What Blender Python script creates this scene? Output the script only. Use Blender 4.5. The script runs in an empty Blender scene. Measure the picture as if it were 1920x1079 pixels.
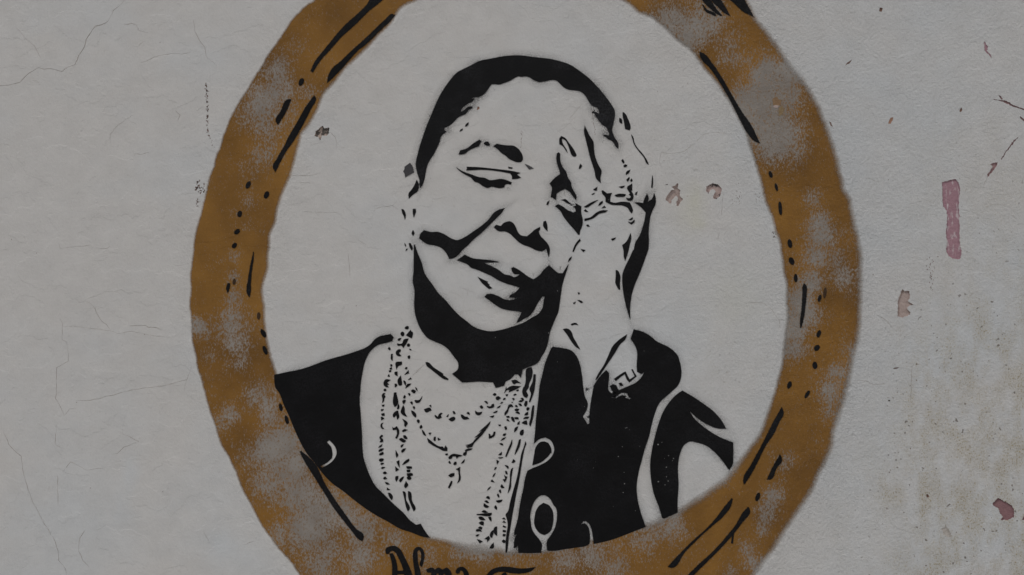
import bpy, math, random
import numpy as np
from mathutils import Vector
from mathutils.geometry import delaunay_2d_cdt

random.seed(7)
rng = np.random.default_rng(7)
S = bpy.context.scene
COL = S.collection

# ------------------------------------------------------------------ camera, sky, sun
MM = 0.002                      # one photograph pixel is 2 mm on the wall
EYE = 1.9                       # height of the middle of the picture
cam_d = bpy.data.cameras.new("camera")
cam = bpy.data.objects.new("camera", cam_d)
COL.objects.link(cam)
cam.location = (0.0, -6.0, EYE)
cam.rotation_euler = (math.radians(90), 0, 0)
cam_d.sensor_width = 36
cam_d.lens = 36 * 6.0 / (1920 * MM)
cam_d.clip_end = 500
S.camera = cam

SUN_EL, SUN_AZ = 50.0, -54.0    # degrees; azimuth from the wall's normal, minus = to the left
w = bpy.data.worlds.new("World")
S.world = w
w.use_nodes = True
wn, wl = w.node_tree.nodes, w.node_tree.links
wn.clear()
sky = wn.new('ShaderNodeTexSky')
sky.sky_type = 'NISHITA'
sky.sun_disc = False
sky.sun_elevation = math.radians(SUN_EL)
sky.sun_rotation = math.radians(180 + SUN_AZ)
sky.air_density = 1.0
sky.dust_density = 4.0
hs = wn.new('ShaderNodeHueSaturation')
hs.inputs['Saturation'].default_value = 0.40
bg = wn.new('ShaderNodeBackground')
bg.inputs['Strength'].default_value = 0.065
wo = wn.new('ShaderNodeOutputWorld')
wl.new(sky.outputs[0], hs.inputs['Color'])
wl.new(hs.outputs[0], bg.inputs['Color'])
wl.new(bg.outputs[0], wo.inputs['Surface'])

sd = bpy.data.lights.new("sun", 'SUN')
sd.energy = 1.45
sd.angle = math.radians(10)
sd.color = (1.0, 0.985, 0.955)
sun = bpy.data.objects.new("sun", sd)
COL.objects.link(sun)
el, az = math.radians(SUN_EL), math.radians(SUN_AZ)
to_sun = Vector((math.sin(az) * math.cos(el), -math.cos(az) * math.cos(el), math.sin(el)))
sun.rotation_euler = to_sun.to_track_quat('Z', 'Y').to_euler()
sun.location = (-4, -8, 9)

S.view_settings.view_transform = 'Standard'
S.view_settings.look = 'None'
S.view_settings.exposure = -0.19
S.view_settings.gamma = 1
S.view_settings.use_curve_mapping = False

# ------------------------------------------------------------------ helpers: coordinates
TILES = {
 'a': (760, 90, 7.99), 'b': (1000, 90, 7.99), 'c': (740, 215, 7.99), 'd': (980, 215, 7.385),
 'e': (740, 340, 7.99), 'f': (980, 340, 7.385), 'g': (740, 470, 7.99), 'h': (980, 470, 7.385),
 'i': (740, 600, 7.99), 'j': (980, 600, 7.99), 'k': (1180, 600, 7.99), 'l': (500, 600, 7.99),
 'm': (500, 725, 7.99), 'n': (700, 725, 7.99), 'o': (860, 725, 7.99), 'p': (1080, 725, 5.994),
 'q': (500, 850, 5.994), 'r': (700, 840, 7.99), 's': (860, 840, 7.99), 't': (860, 945, 8.0),
 'u': (1080, 890, 5.994), 'v': (680, 980, 5.333),
 'A': (340, 0, 3.996), 'B': (340, 270, 3.996), 'C': (340, 540, 3.996), 'D': (340, 809, 3.996),
 'A2': (1160, 0, 3.996), 'B2': (1160, 270, 3.996), 'C2': (1160, 540, 3.996), 'D2': (1160, 809, 3.996),
 'W1': (1600, 0, 5.994), 'W2': (1600, 180, 5.994), 'W3': (1600, 330, 5.994), 'W4': (1600, 500, 5.994),
 'W5': (1600, 680, 5.994), 'W6': (1600, 860, 5.994),
 'L1': (0, 0, 3.996), 'L2': (0, 270, 3.996), 'L3': (0, 540, 3.996), 'L4': (0, 809, 3.996),
 'X1': (560, 210, 15.87), 'X2': (1220, 320, 11.99), 'X3': (1400, 150, 11.99), 'z': (0, 0, 1.0),
}
def P(text):
    """outline written as survey-tile letters and points -> (n,2) array in wall units (2 mm)"""
    t, out = TILES['z'], []
    for tok in text.split():
        if ',' in tok:
            x, y = tok.split(',')
            out.append((t[0] + float(x) / t[2], t[1] + float(y) / t[2]))
        else:
            t = TILES[tok]
    return np.array(out)
def PL(text):
    t = text.strip().split(None, 1)
    return [P(t[0] + ' ' + c) for c in t[1].split('|') if c.strip()]
def ell(tile, cx, cy, rx, ry, ang=0.0, n=12):
    t = TILES[tile]; a = math.radians(ang); pts = []
    for k in range(n):
        th = 2 * math.pi * k / n
        r = 1 + 0.10 * math.sin(2 * th + cx) + random.uniform(-.05, .05)
        x, y = rx * math.cos(th) * r, ry * math.sin(th) * r
        pts.append((t[0] + (cx + x * math.cos(a) - y * math.sin(a)) / t[2],
                    t[1] + (cy + x * math.sin(a) + y * math.cos(a)) / t[2]))
    return np.array(pts)
def smooth(pts, corner=62.0, step=3.0):
    """Catmull-Rom through the points, sharp turns kept sharp"""
    n = len(pts); out = []
    d = np.roll(pts, -1, 0) - pts
    L = np.maximum(np.hypot(d[:, 0], d[:, 1]), 1e-6)
    tan = np.zeros_like(pts); crn = np.zeros(n, bool)
    for i in range(n):
        a, b = d[i - 1] / L[i - 1], d[i] / L[i]
        turn = math.degrees(math.acos(max(-1, min(1, float(a @ b)))))
        crn[i] = turn > corner
        v = a * L[i] + b * L[i - 1]
        nv = np.hypot(*v)
        tan[i] = v / nv if nv > 1e-6 else b
    for i in range(n):
        j = (i + 1) % n
        p0, p1, l = pts[i], pts[j], L[i]
        t0 = d[i] / l if crn[i] else tan[i]
        t1 = d[i] / l if crn[j] else tan[j]
        k = max(1, min(14, int(round(l / step))))
        for q in range(k):
            s = q / k
            h00, h10 = 2*s**3 - 3*s**2 + 1, s**3 - 2*s**2 + s
            h01, h11 = -2*s**3 + 3*s**2, s**3 - s**2
            out.append(h00*p0 + h10*l*t0 + h01*p1 + h11*l*t1)
    return np.array(out)
def area(p):
    x, y = p[:, 0], p[:, 1]
    return 0.5 * float(np.sum(x * np.roll(y, -1) - np.roll(x, -1) * y))
def inside(q, loop):
    x, y = q[:, 0], q[:, 1]; r = np.zeros(len(q), bool)
    lo, hi = loop.min(0), loop.max(0)
    c = np.where((x >= lo[0]) & (x <= hi[0]) & (y >= lo[1]) & (y <= hi[1]))[0]
    if not len(c): return r
    xx, yy = x[c], y[c]; rr = np.zeros(len(c), bool)
    a, b = loop, np.roll(loop, -1, 0)
    for (x0, y0), (x1, y1) in zip(a, b):
        if y0 == y1: continue
        m = (y0 > yy) != (y1 > yy)
        rr ^= m & (xx < (x1 - x0) * (yy - y0) / (y1 - y0) + x0)
    r[c] = rr
    return r
def seg_dist(q, loop):
    best = np.full(len(q), 1e9)
    a, b = loop, np.roll(loop, -1, 0)
    for p0, p1 in zip(a, b):
        e = p1 - p0; L2 = float(e @ e)
        if L2 < 1e-9: continue
        t = np.clip(((q - p0) @ e) / L2, 0, 1)
        v = q - p0 - t[:, None] * e
        best = np.minimum(best, v[:, 0]**2 + v[:, 1]**2)
    return np.sqrt(best)
def normals(loop):
    """outward unit normals of a closed outline, mitre-limited"""
    s = 1.0 if area(loop) > 0 else -1.0
    e = np.roll(loop, -1, 0) - loop
    e /= np.maximum(np.hypot(e[:, 0], e[:, 1]), 1e-6)[:, None]
    nrm = np.stack([e[:, 1], -e[:, 0]], 1) * s
    m = nrm + np.roll(nrm, 1, 0)
    l2 = np.maximum(np.sum(m * m, 1), 0.35)
    return 2 * m / l2[:, None]
def fill(loops, extra=None):
    vs, es = [], []
    for lp in loops:
        b = len(vs); n = len(lp)
        vs += [Vector((float(x), float(y))) for x, y in lp]
        es += [(b + k, b + (k + 1) % n) for k in range(n)]
    if extra is not None:
        vs += [Vector((float(x), float(y))) for x, y in extra]
    r = delaunay_2d_cdt(vs, es, [], 0, 1e-4)
    v = np.array([(p.x, p.y) for p in r[0]])
    f = np.array([t for t in r[2] if len(t) == 3])
    c = v[f].mean(1)
    ins = np.zeros(len(f), bool)
    for lp in loops: ins ^= inside(c, lp)
    return v, f[ins]
def world(p2, y):
    """wall units -> metres; y is the distance out of the wall's face, minus = towards the street"""
    p2 = np.asarray(p2, float)
    o = np.empty((len(p2), 3))
    o[:, 0] = (p2[:, 0] - 960) * MM; o[:, 1] = y; o[:, 2] = EYE + (540 - p2[:, 1]) * MM
    return o
def face_front(v3, f):
    """wind triangles so that they face the street (-Y)"""
    a, b, c = v3[f[:, 0]], v3[f[:, 1]], v3[f[:, 2]]
    ny = (b[:, 2] - a[:, 2]) * (c[:, 0] - a[:, 0]) - (b[:, 0] - a[:, 0]) * (c[:, 2] - a[:, 2])
    f = f.copy(); m = ny > 0
    f[m] = f[m][:, ::-1]
    return f
def link(name, verts, faces, mat, parent=None, attrs=None, base=(0, 0, 0)):
    me = bpy.data.meshes.new(name)
    v = np.asarray(verts, float) - np.array(base)
    me.from_pydata([tuple(p) for p in v], [], [tuple(int(i) for i in q) for q in faces])
    for k, vals in (attrs or {}).items():
        at = me.attributes.new(k, 'FLOAT', 'POINT')
        at.data.foreach_set('value', np.asarray(vals, np.float32))
    me.materials.append(mat)
    me.update()
    ob = bpy.data.objects.new(name, me)
    COL.objects.link(ob)
    if parent is not None: ob.parent = parent
    return ob
def thing(name, label, cat, loc):
    o = bpy.data.objects.new(name, None)
    COL.objects.link(o); o.location = loc
    o['label'] = label; o['category'] = cat
    return o
BASE = {}
def paint(name, loops, mat, parent, y=-0.0012, soft=0.0, corner=62.0, base=(0, 0, 0), raw=False):
    """a film of paint on the wall with these outlines (even-odd), optional soft sprayed edge"""
    if not isinstance(loops, list): loops = [loops]
    lp = [l if raw else smooth(l, corner) for l in loops]
    v, f = fill(lp)
    v3 = world(v, y)
    f = face_front(v3, f)
    al = np.ones(len(v3)); faces = [tuple(t) for t in f]
    if soft:
        V, A = [v3], [al]; n0 = len(v3)
        for l in lp:
            n = len(l); nr = normals(l)
            V.append(world(l - nr * 0.02, y)); V.append(world(l + nr * soft, y + 0.0002))
            A += [np.ones(n), np.zeros(n)]
            for k in range(n):
                k2 = (k + 1) % n
                faces.append((n0 + k, n0 + k2, n0 + n + k2, n0 + n + k))
            n0 += 2 * n
        v3 = np.concatenate(V); al = np.concatenate(A)
    return link(name, v3, faces, mat, parent, {'cover': al}, base)

# ------------------------------------------------------------------ materials
def ramp(nt, src, lo, hi, a=0.0, b=1.0):
    m = nt.nodes.new('ShaderNodeMapRange'); m.clamp = True
    nt.links.new(src, m.inputs[0])
    for k, val in zip((1, 2, 3, 4), (lo, hi, a, b)): m.inputs[k].default_value = val
    return m.outputs[0]
def math_(nt, op, x, yv):
    m = nt.nodes.new('ShaderNodeMath'); m.operation = op
    for k, q in enumerate((x, yv)):
        if isinstance(q, (int, float)): m.inputs[k].default_value = q
        else: nt.links.new(q, m.inputs[k])
    return m.outputs[0]
def mix(nt, fac, c1, c2, mode='MIX'):
    m = nt.nodes.new('ShaderNodeMix'); m.data_type = 'RGBA'; m.blend_type = mode
    if isinstance(fac, (int, float)): m.inputs[0].default_value = fac
    else: nt.links.new(fac, m.inputs[0])
    for k, q in ((6, c1), (7, c2)):
        if isinstance(q, tuple): m.inputs[k].default_value = (*q, 1)
        else: nt.links.new(q, m.inputs[k])
    return m.outputs[2]
def noise(nt, scale, detail=3.0, stretch=None, rough=0.55, off=0.0):
    g = nt.nodes.new('ShaderNodeNewGeometry')
    src = g.outputs['Position']
    mp = nt.nodes.new('ShaderNodeMapping')
    nt.links.new(src, mp.inputs[0])
    mp.inputs['Location'].default_value = (off, off * 0.7, off * 1.3)
    if stretch: mp.inputs['Scale'].default_value = stretch
    n = nt.nodes.new('ShaderNodeTexNoise')
    n.inputs['Scale'].default_value = scale
    n.inputs['Detail'].default_value = detail
    n.inputs['Roughness'].default_value = rough
    nt.links.new(mp.outputs[0], n.inputs['Vector'])
    return n.outputs[0]
def attr(nt, name):
    a = nt.nodes.new('ShaderNodeAttribute'); a.attribute_name = name
    return a.outputs['Fac']
def plaster_height(nt, extra=None):
    """relief of the old render under every paint: trowel waves, brush drag, sand grain"""
    a = noise(nt, 4.5, 2.0, (1.1, 1, 1))
    b = noise(nt, 26.0, 3.0, (0.95, 1, 1.05), off=3.0)
    c = noise(nt, 105.0, 4.0, (1.1, 1, 0.9), rough=0.72, off=9.0)
    h = math_(nt, 'MULTIPLY', a, 1.5)
    h = math_(nt, 'ADD', h, math_(nt, 'MULTIPLY', b, 0.17))
    lap = noise(nt, 3.4, 7.0, (1, 1, 1.25), rough=0.52, off=44.0)        # feathered edges of thin plaster coats
    h = math_(nt, 'ADD', h, ramp(nt, lap, 0.545, 0.557, 0.0, 0.16))
    h = math_(nt, 'ADD', h, ramp(nt, lap, 0.415, 0.426, 0.0, 0.14))
    cg = math_(nt, 'MULTIPLY', c, 0.85)
    g = nt.nodes.new('ShaderNodeNewGeometry')
    sx = nt.nodes.new('ShaderNodeSeparateXYZ'); nt.links.new(g.outputs['Position'], sx.inputs[0])
    coarse = ramp(nt, sx.outputs[0], 0.0, 1.3, 0.5, 1.7)       # the render is sandier to the right
    coarse = math_(nt, 'ADD', coarse, math_(nt, 'MULTIPLY', attr(nt, 'rough'), 1.5))   # sprayed edges catch on the sand
    d_ = noise(nt, 62.0, 3.0, off=15.0)
    h = math_(nt, 'ADD', h, math_(nt, 'MULTIPLY', math_(nt, 'MULTIPLY', d_, attr(nt, 'rough')), 1.3))
    cg = math_(nt, 'MULTIPLY', cg, coarse)
    return math_(nt, 'ADD', h, cg)
def new_mat(name):
    m = bpy.data.materials.new(name); m.use_nodes = True
    nt = m.node_tree
    b = nt.nodes['Principled BSDF']
    return m, nt, b
def relief(nt, b, strength=0.5, extra=None):
    bp = nt.nodes.new('ShaderNodeBump')
    bp.inputs['Strength'].default_value = strength
    bp.inputs['Distance'].default_value = 0.0036
    nt.links.new(plaster_height(nt), bp.inputs['Height'])
    nt.links.new(bp.outputs[0], b.inputs['Normal'])
def cover(nt, b, fac):
    """let the wall show where the film of paint is thin"""
    tr = nt.nodes.new('ShaderNodeBsdfTransparent')
    mx = nt.nodes.new('ShaderNodeMixShader')
    nt.links.new(fac, mx.inputs[0])
    nt.links.new(tr.outputs[0], mx.inputs[1])
    nt.links.new(b.outputs[0], mx.inputs[2])
    out = [n for n in nt.nodes if n.type == 'OUTPUT_MATERIAL'][0]
    nt.links.new(mx.outputs[0], out.inputs['Surface'])

# white limewash over render
M_wall, nt, b = new_mat('limewash')
patch = ramp(nt, noise(nt, 1.7, 4.0, (1, 1, 1.3), off=5.0), 0.38, 0.66)
warm, cool = (0.718, 0.704, 0.690), (0.688, 0.706, 0.722)
tf = math_(nt, 'ADD', attr(nt, 'tint'), math_(nt, 'MULTIPLY', math_(nt, 'SUBTRACT', patch, 0.5), 0.85))
col = mix(nt, ramp(nt, tf, 0.0, 1.0), warm, cool)
mott = ramp(nt, noise(nt, 14.0, 5.0, (1, 1, 1.2), 0.65, 2.0), 0.3, 0.7, 0.95, 1.03)
cm = nt.nodes.new('ShaderNodeCombineColor')
for k in range(3): nt.links.new(mott, cm.inputs[k])
col = mix(nt, 1.0, col, cm.outputs[0], 'MULTIPLY')
dirt = attr(nt, 'dirt')
grain = noise(nt, 150.0, 2.0, (1.15, 1, 0.9), 0.65, 14.0)
vein = noise(nt, 7.0, 5.0, (1.6, 1, 0.85), 0.68, 21.0)
area_ = math_(nt, 'MULTIPLY', ramp(nt, vein, 0.40, 0.60), dirt)
d1 = math_(nt, 'MULTIPLY', ramp(nt, grain, 0.53, 0.66), 0.95)
col = mix(nt, math_(nt, 'MULTIPLY', area_, math_(nt, 'ADD', d1, 0.30)), col, (0.42, 0.35, 0.22))
col = mix(nt, math_(nt, 'MULTIPLY', attr(nt, 'lime'), 0.7), col, (0.66, 0.655, 0.53))
pits = ramp(nt, noise(nt, 85.0, 0.0, off=31.0), 0.80, 0.84)
pits = math_(nt, 'MULTIPLY', pits, ramp(nt, dirt, 0.04, 0.5, 0.05, 1.0))
col = mix(nt, math_(nt, 'MULTIPLY', pits, 0.75), col, (0.14, 0.115, 0.09))
nt.links.new(col, b.inputs['Base Color'])
b.inputs['Roughness'].default_value = 0.85
b.inputs['Specular IOR Level'].default_value = 0.25
relief(nt, b, 0.8)

# black stencil spray
def black_paint(name, base, worn, amount, soft=False):
    m, nt, b = new_mat(name)
    n1 = noise(nt, 8.0, 5.0, off=6.0); n2 = noise(nt, 170.0, 2.0, off=2.0)
    f = math_(nt, 'MULTIPLY', ramp(nt, n1, 0.42, 0.72), ramp(nt, n2, 0.35, 0.7))
    col = mix(nt, math_(nt, 'MULTIPLY', f, amount), base, worn)
    fleck = ramp(nt, noise(nt, 120.0, 0.0, off=41.0), 0.875, 0.90)
    col = mix(nt, math_(nt, 'MULTIPLY', fleck, 0.6), col, (0.5, 0.5, 0.5))
    nt.links.new(col, b.inputs['Base Color'])
    b.inputs['Roughness'].default_value = 0.55
    b.inputs['Specular IOR Level'].default_value = 0.17
    relief(nt, b, 1.0)
    gr = noise(nt, 210.0, 2.0, off=17.0)
    a = attr(nt, 'cover')
    e = math_(nt, 'ADD', a, math_(nt, 'MULTIPLY', math_(nt, 'SUBTRACT', gr, 0.5), 0.8))
    cover(nt, b, ramp(nt, e, 0.28, 0.72))
    return m
M_black = black_paint('black_spray', (0.0062, 0.0060, 0.0068), (0.027, 0.027, 0.031), 0.8)
M_jacket = black_paint('black_spray_dense', (0.0052, 0.0051, 0.0060), (0.022, 0.022, 0.026), 0.7)
M_hair = black_paint('black_spray_thin', (0.009, 0.009, 0.010), (0.045, 0.045, 0.052), 0.8)
M_worn = black_paint('black_spray_faded', (0.075, 0.073, 0.078), (0.15, 0.145, 0.15), 0.8)
M_brown = black_paint('brown_black_spray', (0.055, 0.032, 0.018), (0.09, 0.055, 0.03), 0.5)

# spray mist outside the stencil
M_mist, nt, b = new_mat('spray_mist')
b.inputs['Base Color'].default_value = (0.05, 0.05, 0.052, 1)
b.inputs['Roughness'].default_value = 0.8
gr = noise(nt, 240.0, 3.0, rough=0.75, off=12.0)
br = noise(nt, 9.0, 2.0, off=8.0)
a = math_(nt, 'MULTIPLY', attr(nt, 'cover'), ramp(nt, br, 0.35, 0.62, 0.3, 1.0))
cover(nt, b, math_(nt, 'MULTIPLY', a, ramp(nt, gr, 0.40, 0.66)))

# ochre sprayed over a grey first coat
M_ochre, nt, b = new_mat('ochre_over_grey')
big = noise(nt, 3.6, 4.0, off=4.0)
och = mix(nt, ramp(nt, big, 0.36, 0.66), (0.200, 0.096, 0.021), (0.350, 0.172, 0.035))
fine = noise(nt, 120.0, 3.0, rough=0.65, off=19.0)
och = mix(nt, math_(nt, 'MULTIPLY', ramp(nt, fine, 0.35, 0.7), 0.3), och, (0.22, 0.115, 0.035))
gry = mix(nt, ramp(nt, noise(nt, 12.0, 4.0, off=7.0), 0.35, 0.7), (0.295, 0.262, 0.232), (0.365, 0.335, 0.305))
veil = noise(nt, 165.0, 4.0, (1.15, 1, 0.7), 0.7, 23.0)
clot = noise(nt, 9.0, 4.0, (1.2, 1, 0.7), 0.55, 27.0)
t = math_(nt, 'ADD', math_(nt, 'MULTIPLY', attr(nt, 'grey'), 0.74), math_(nt, 'MULTIPLY', math_(nt, 'SUBTRACT', veil, 0.5), 3.5))
t = math_(nt, 'ADD', t, math_(nt, 'MULTIPLY', math_(nt, 'SUBTRACT', clot, 0.5), 1.0))
col = mix(nt, ramp(nt, t, 0.18, 0.84), och, gry)
nt.links.new(col, b.inputs['Base Color'])
b.inputs['Roughness'].default_value = 0.7
b.inputs['Specular IOR Level'].default_value = 0.25
relief(nt, b, 0.8)
gr = noise(nt, 190.0, 3.0, rough=0.7, off=33.0)
e = math_(nt, 'ADD', attr(nt, 'cover'), math_(nt, 'MULTIPLY', math_(nt, 'SUBTRACT', gr, 0.5), 0.8))
cover(nt, b, ramp(nt, e, 0.05, 0.95))

def flake_mat(name, c1, c2, streak=(1, 1, 1), scale=60.0, lo=0.4, hi=0.65):
    m, nt, b = new_mat(name)
    f = ramp(nt, noise(nt, scale, 4.0, streak, 0.6, 11.0), lo, hi)
    nt.links.new(mix(nt, f, c1, c2), b.inputs['Base Color'])
    b.inputs['Roughness'].default_value = 0.85
    relief(nt, b, 0.8)
    return m
M_pinkbar = flake_mat('old_pink_limewash', (0.45, 0.265, 0.31), (0.66, 0.56, 0.59), (1.7, 1, 0.45), 60.0, 0.545, 0.64)
M_scr = flake_mat('scratched_pink', (0.44, 0.29, 0.29), (0.36, 0.22, 0.22))
M_red = flake_mat('old_red_limewash', (0.33, 0.185, 0.195), (0.28, 0.155, 0.165))
M_pale = flake_mat('pale_pink_render', (0.56, 0.455, 0.42), (0.46, 0.36, 0.325))
M_rust = flake_mat('rusty_render', (0.33, 0.20, 0.15), (0.22, 0.13, 0.10))
M_pit = flake_mat('dark_red_pits', (0.20, 0.10, 0.075), (0.31, 0.20, 0.16))
M_fleck = flake_mat('bare_fleck', (0.22, 0.22, 0.22), (0.45, 0.45, 0.45))
M_orange = flake_mat('orange_brick_dust', (0.56, 0.32, 0.22), (0.45, 0.27, 0.19))
M_dark = flake_mat('dark_broken_render', (0.11, 0.095, 0.085), (0.55, 0.44, 0.38), (1, 1, 1), 90.0, 0.48, 0.58)
M_half = flake_mat('blackened_pink_render', (0.57, 0.44, 0.41), (0.12, 0.11, 0.11), (1, 1, 1), 46.0, 0.52, 0.60)
M_crack = flake_mat('crack_dust', (0.60, 0.56, 0.52), (0.47, 0.43, 0.39))
M_tan = flake_mat('bare_ochre_base', (0.30, 0.185, 0.10), (0.34, 0.22, 0.12))
M_olive = flake_mat('faded_ochre_base', (0.30, 0.21, 0.11), (0.33, 0.25, 0.15))

M_ground, nt, b = new_mat('paving_concrete')
f = ramp(nt, noise(nt, 3.0, 5.0), 0.3, 0.7)
nt.links.new(mix(nt, f, (0.30, 0.29, 0.275), (0.37, 0.36, 0.345)), b.inputs['Base Color'])
b.inputs['Roughness'].default_value = 0.9

# ------------------------------------------------------------------ ground
g = link('ground', [(-120, -120, 0), (120, -120, 0), (120, 120, 0), (-120, 120, 0)], [(0, 1, 2, 3)], M_ground)
g['kind'] = 'structure'

# outlines of the painted frame
OUT = smooth(P("""A 1000,0 870,110 790,215 700,340 640,430 560,570 500,665 440,760 390,860 340,960 300,1075
B 255,130 205,290 175,420 140,560 110,680 85,850 75,960 72,1079 C 70,60 70,140 80,280 85,400 105,480 140,640 180,790 205,910 240,980 270,1075
D 300,90 370,230 420,330 480,470 560,620 620,730 720,860 830,990 890,1079
z 600,1115 660,1155 740,1190 840,1215 950,1224 1060,1218 1160,1196 1260,1163 1345,1122
D2 1005,1079 1080,970 1180,840 1280,680 1380,530 1480,350 1550,200 1590,80 1610,0 C2 1640,950 1680,830 1720,690 1750,530 1780,400 1795,250 1805,100 1808,0
B2 1810,900 1795,760 1770,640 1740,500 1715,410 1680,350 1668,270 1640,170 1610,50 A2 1590,1060 1550,950 1500,830 1430,700 1330,560 1220,420 1130,280 1010,130 940,0
z 1340,-48 1260,-90 1160,-122 1060,-138 960,-142 860,-132 760,-105 660,-55"""), 80, 5.0)
INN = smooth(P("""A 1750,0 1640,60 1590,130 1530,205 1470,265 1380,370 1290,450 1200,540 1120,640 1060,710 1020,810 960,920 900,1000 880,1070
B 840,120 800,250 760,350 720,480 700,580 660,680 650,800 645,920 620,1020 605,1075 C 610,120 620,250 635,380 655,480 680,580 695,650 702,750 735,810 770,880 810,980 850,1075
D 880,80 930,170 1010,260 1040,290 1120,380 1250,480 1380,570 1500,650 1620,730 1760,780 1880,805
v 670,158 780,182 880,215 1000,245 1200,270 1430,302 1560,304 1780,305 1920,285 t 1600,690 1800,640 1920,620
u 200,785 400,745 600,680 770,600 880,560 990,495 1130,440 1250,370 1420,260 1600,130 1740,20 D2 900,260 980,140 1060,20
C2 1130,920 1170,800 1200,690 1225,580 1240,450 1255,330 1265,200 1265,80 1262,0 B2 1240,920 1225,800 1200,700 1160,570 1110,430 1080,320 1050,200 1020,110 990,20
A2 940,960 890,870 810,730 720,600 620,480 530,370 440,300 350,210 260,140 150,80 30,0 z 1100,-28 1030,-42 960,-46 880,-38 820,-18"""), 80, 5.0)

# ------------------------------------------------------------------ the wall: chips and cracks are cut into it
CHIPS = [   # name, label, outline, material, depth in metres
 ('chip', 'dark ragged hole in the render with orange rim', P("X1 470,730 510,580 590,530 640,460 690,415 740,450 780,500 870,470 915,490 900,600 900,650 830,710 750,720 690,700 660,840 630,850 570,750"), M_dark, 0.006),
 ('flake', 'forked pale pink flake beside the temple', P("X2 340,650 370,570 430,500 470,450 520,440 480,370 560,340 595,285 620,300 615,410 670,450 650,540 680,610 735,640 680,710 630,800 590,810 570,720 605,670 600,590 570,570 520,620 470,670 460,740 420,740"), M_pale, 0.006),
 ('flake', 'hook shaped pink and black flake', P("X2 1255,360 1300,340 1390,295 1450,300 1540,340 1590,420 1580,520 1530,620 1450,655 1405,630 1420,550 1460,480 1450,440 1380,430 1330,470 1290,525 1255,470"), M_half, 0.006),
 ('flake', 'upright bar of bared pink paint', P("W3 995,75 1060,60 1100,45 1155,42 1190,100 1195,200 1185,300 1192,450 1195,600 1200,780 1215,860 1205,930 1180,945 1110,930 1060,885 1045,850 1050,760 1040,650 1050,520 1045,400 1010,340 1000,240"), M_pinkbar, 0.003),
 ('flake', 'ragged pale pink flake right of the frame', P("W4 555,255 575,280 625,275 635,340 615,390 668,430 610,455 605,490 640,510 640,545 560,572 500,565 500,460 505,370 525,320"), M_pale, 0.005),
 ('flake', 'dusky red flake low on the right', P("W6 1560,510 1590,480 1630,445 1680,475 1740,510 1790,550 1810,610 1800,665 1740,695 1660,690 1680,660 1650,620 1630,560 1590,545"), M_red, 0.004),
 ('flake', None, P("W6 1895,695 1918,635 1960,640 1960,700"), M_red, 0.004),
 ('flake', 'thin twisted reddish flake high on the right', P("W1 1470,465 1515,530 1500,575 1550,620 1555,660 1520,620 1480,580 1465,510"), M_pinkbar, 0.002),
 ('scratch', None, P("W2 1575,45 1640,50 1720,60 1780,100 1860,130 1960,165 1960,178 1850,142 1760,108 1680,72"), M_scr, 0.004),
 ('flake', None, P("W2 1632,-5 1655,5 1682,42 1660,46"), M_scr, 0.004),
 ('flake', None, P("W2 1870,228 1920,265 1935,305 1880,262"), M_scr, 0.004),
 ('scratch', None, P("W2 1865,455 1822,508 1745,605 1662,722 1654,716 1735,595 1812,498"), M_scr, 0.004),
 ('scratch', None, P("W2 1625,750 1605,800 1545,880 1508,922 1512,880 1568,800 1535,775 1580,752"), M_scr, 0.004),
 ('flake', None, P("W2 1195,160 1215,130 1225,160 1210,185 1195,180"), M_rust, 0.002),
 ('flake', 'small orange flake', P("W2 395,300 415,250 450,245 435,290 420,318 393,315"), M_orange, 0.002),
 ('flake', None, P("W1 288,130 300,92 332,95 318,138"), M_rust, 0.003),
 ('flake', None, P("W5 388,438 395,420 412,425 412,440"), M_dark, 0.006),
 ('flake', None, P("W5 450,72 462,60 520,58 500,68 465,76"), M_rust, 0.003),
 ('flake', None, P("z 895,201 899,201 899,205 894,207"), M_orange, 0.003),
 ('flake', None, P("A2 1700,492 1712,475 1750,448 1730,478"), M_rust, 0.003),
 ('flake', None, P("A2 1578,915 1590,920 1602,950 1588,945"), M_rust, 0.003),
 ('flake', None, P("X2 320,325 370,310 400,312 370,342"), M_dark, 0.003),
 ('flake', None, P("W6 820,410 835,400 855,435 825,445"), M_rust, 0.003),
 ('flake', 'leaf shaped blister low on the right', P("W6 990,790 1040,768 1090,830 1095,895 1060,885 1010,840"), M_crack, 0.002),
]
def speck_field(n, fx, fy, rmin, rmax):
    out = []
    for k in range(n):
        cx, cy = fx(k), fy(k)
        r = random.uniform(rmin, rmax); a0 = random.random() * 6.28; e = random.uniform(1.0, 2.6)
        out.append(np.array([(cx + r * math.cos(a0 + q * 1.2566) * random.uniform(.6, 1.2),
                              cy + r * e * math.sin(a0 + q * 1.2566) * random.uniform(.6, 1.2)) for q in range(5)]))
    return out
SPECKS = speck_field(46, lambda k: 386.5 + k * 0.06 + random.gauss(0, 1.3), lambda k: 156 + k * 2.1 + random.gauss(0, 2), .6, 1.35)
SPECKS += speck_field(20, lambda k: 388.5 + random.gauss(0, 1.8), lambda k: random.uniform(170, 232), .6, 1.2)
SPECKS += speck_field(9, lambda k: 391 + k + random.gauss(0, 2), lambda k: 255 + k * 2.5 + random.gauss(0, 3), .5, 1.0)
SPECKS += speck_field(34, lambda k: 375 + random.gauss(0, 5.5), lambda k: 353 + random.gauss(0, 6), .7, 1.5)
SPECKS += speck_field(12, lambda k: 369 + random.gauss(0, 2.2), lambda k: 382 + random.gauss(0, 4), .5, 1.2)
SPECKS += speck_field(30, lambda k: 1425 + random.gauss(0, 8), lambda k: 366 + random.gauss(0, 8), .35, .7)
SPECKS += speck_field(24, lambda k: 1383 + random.gauss(0, 5), lambda k: 365 + random.gauss(0, 10), .35, .8)
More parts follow.
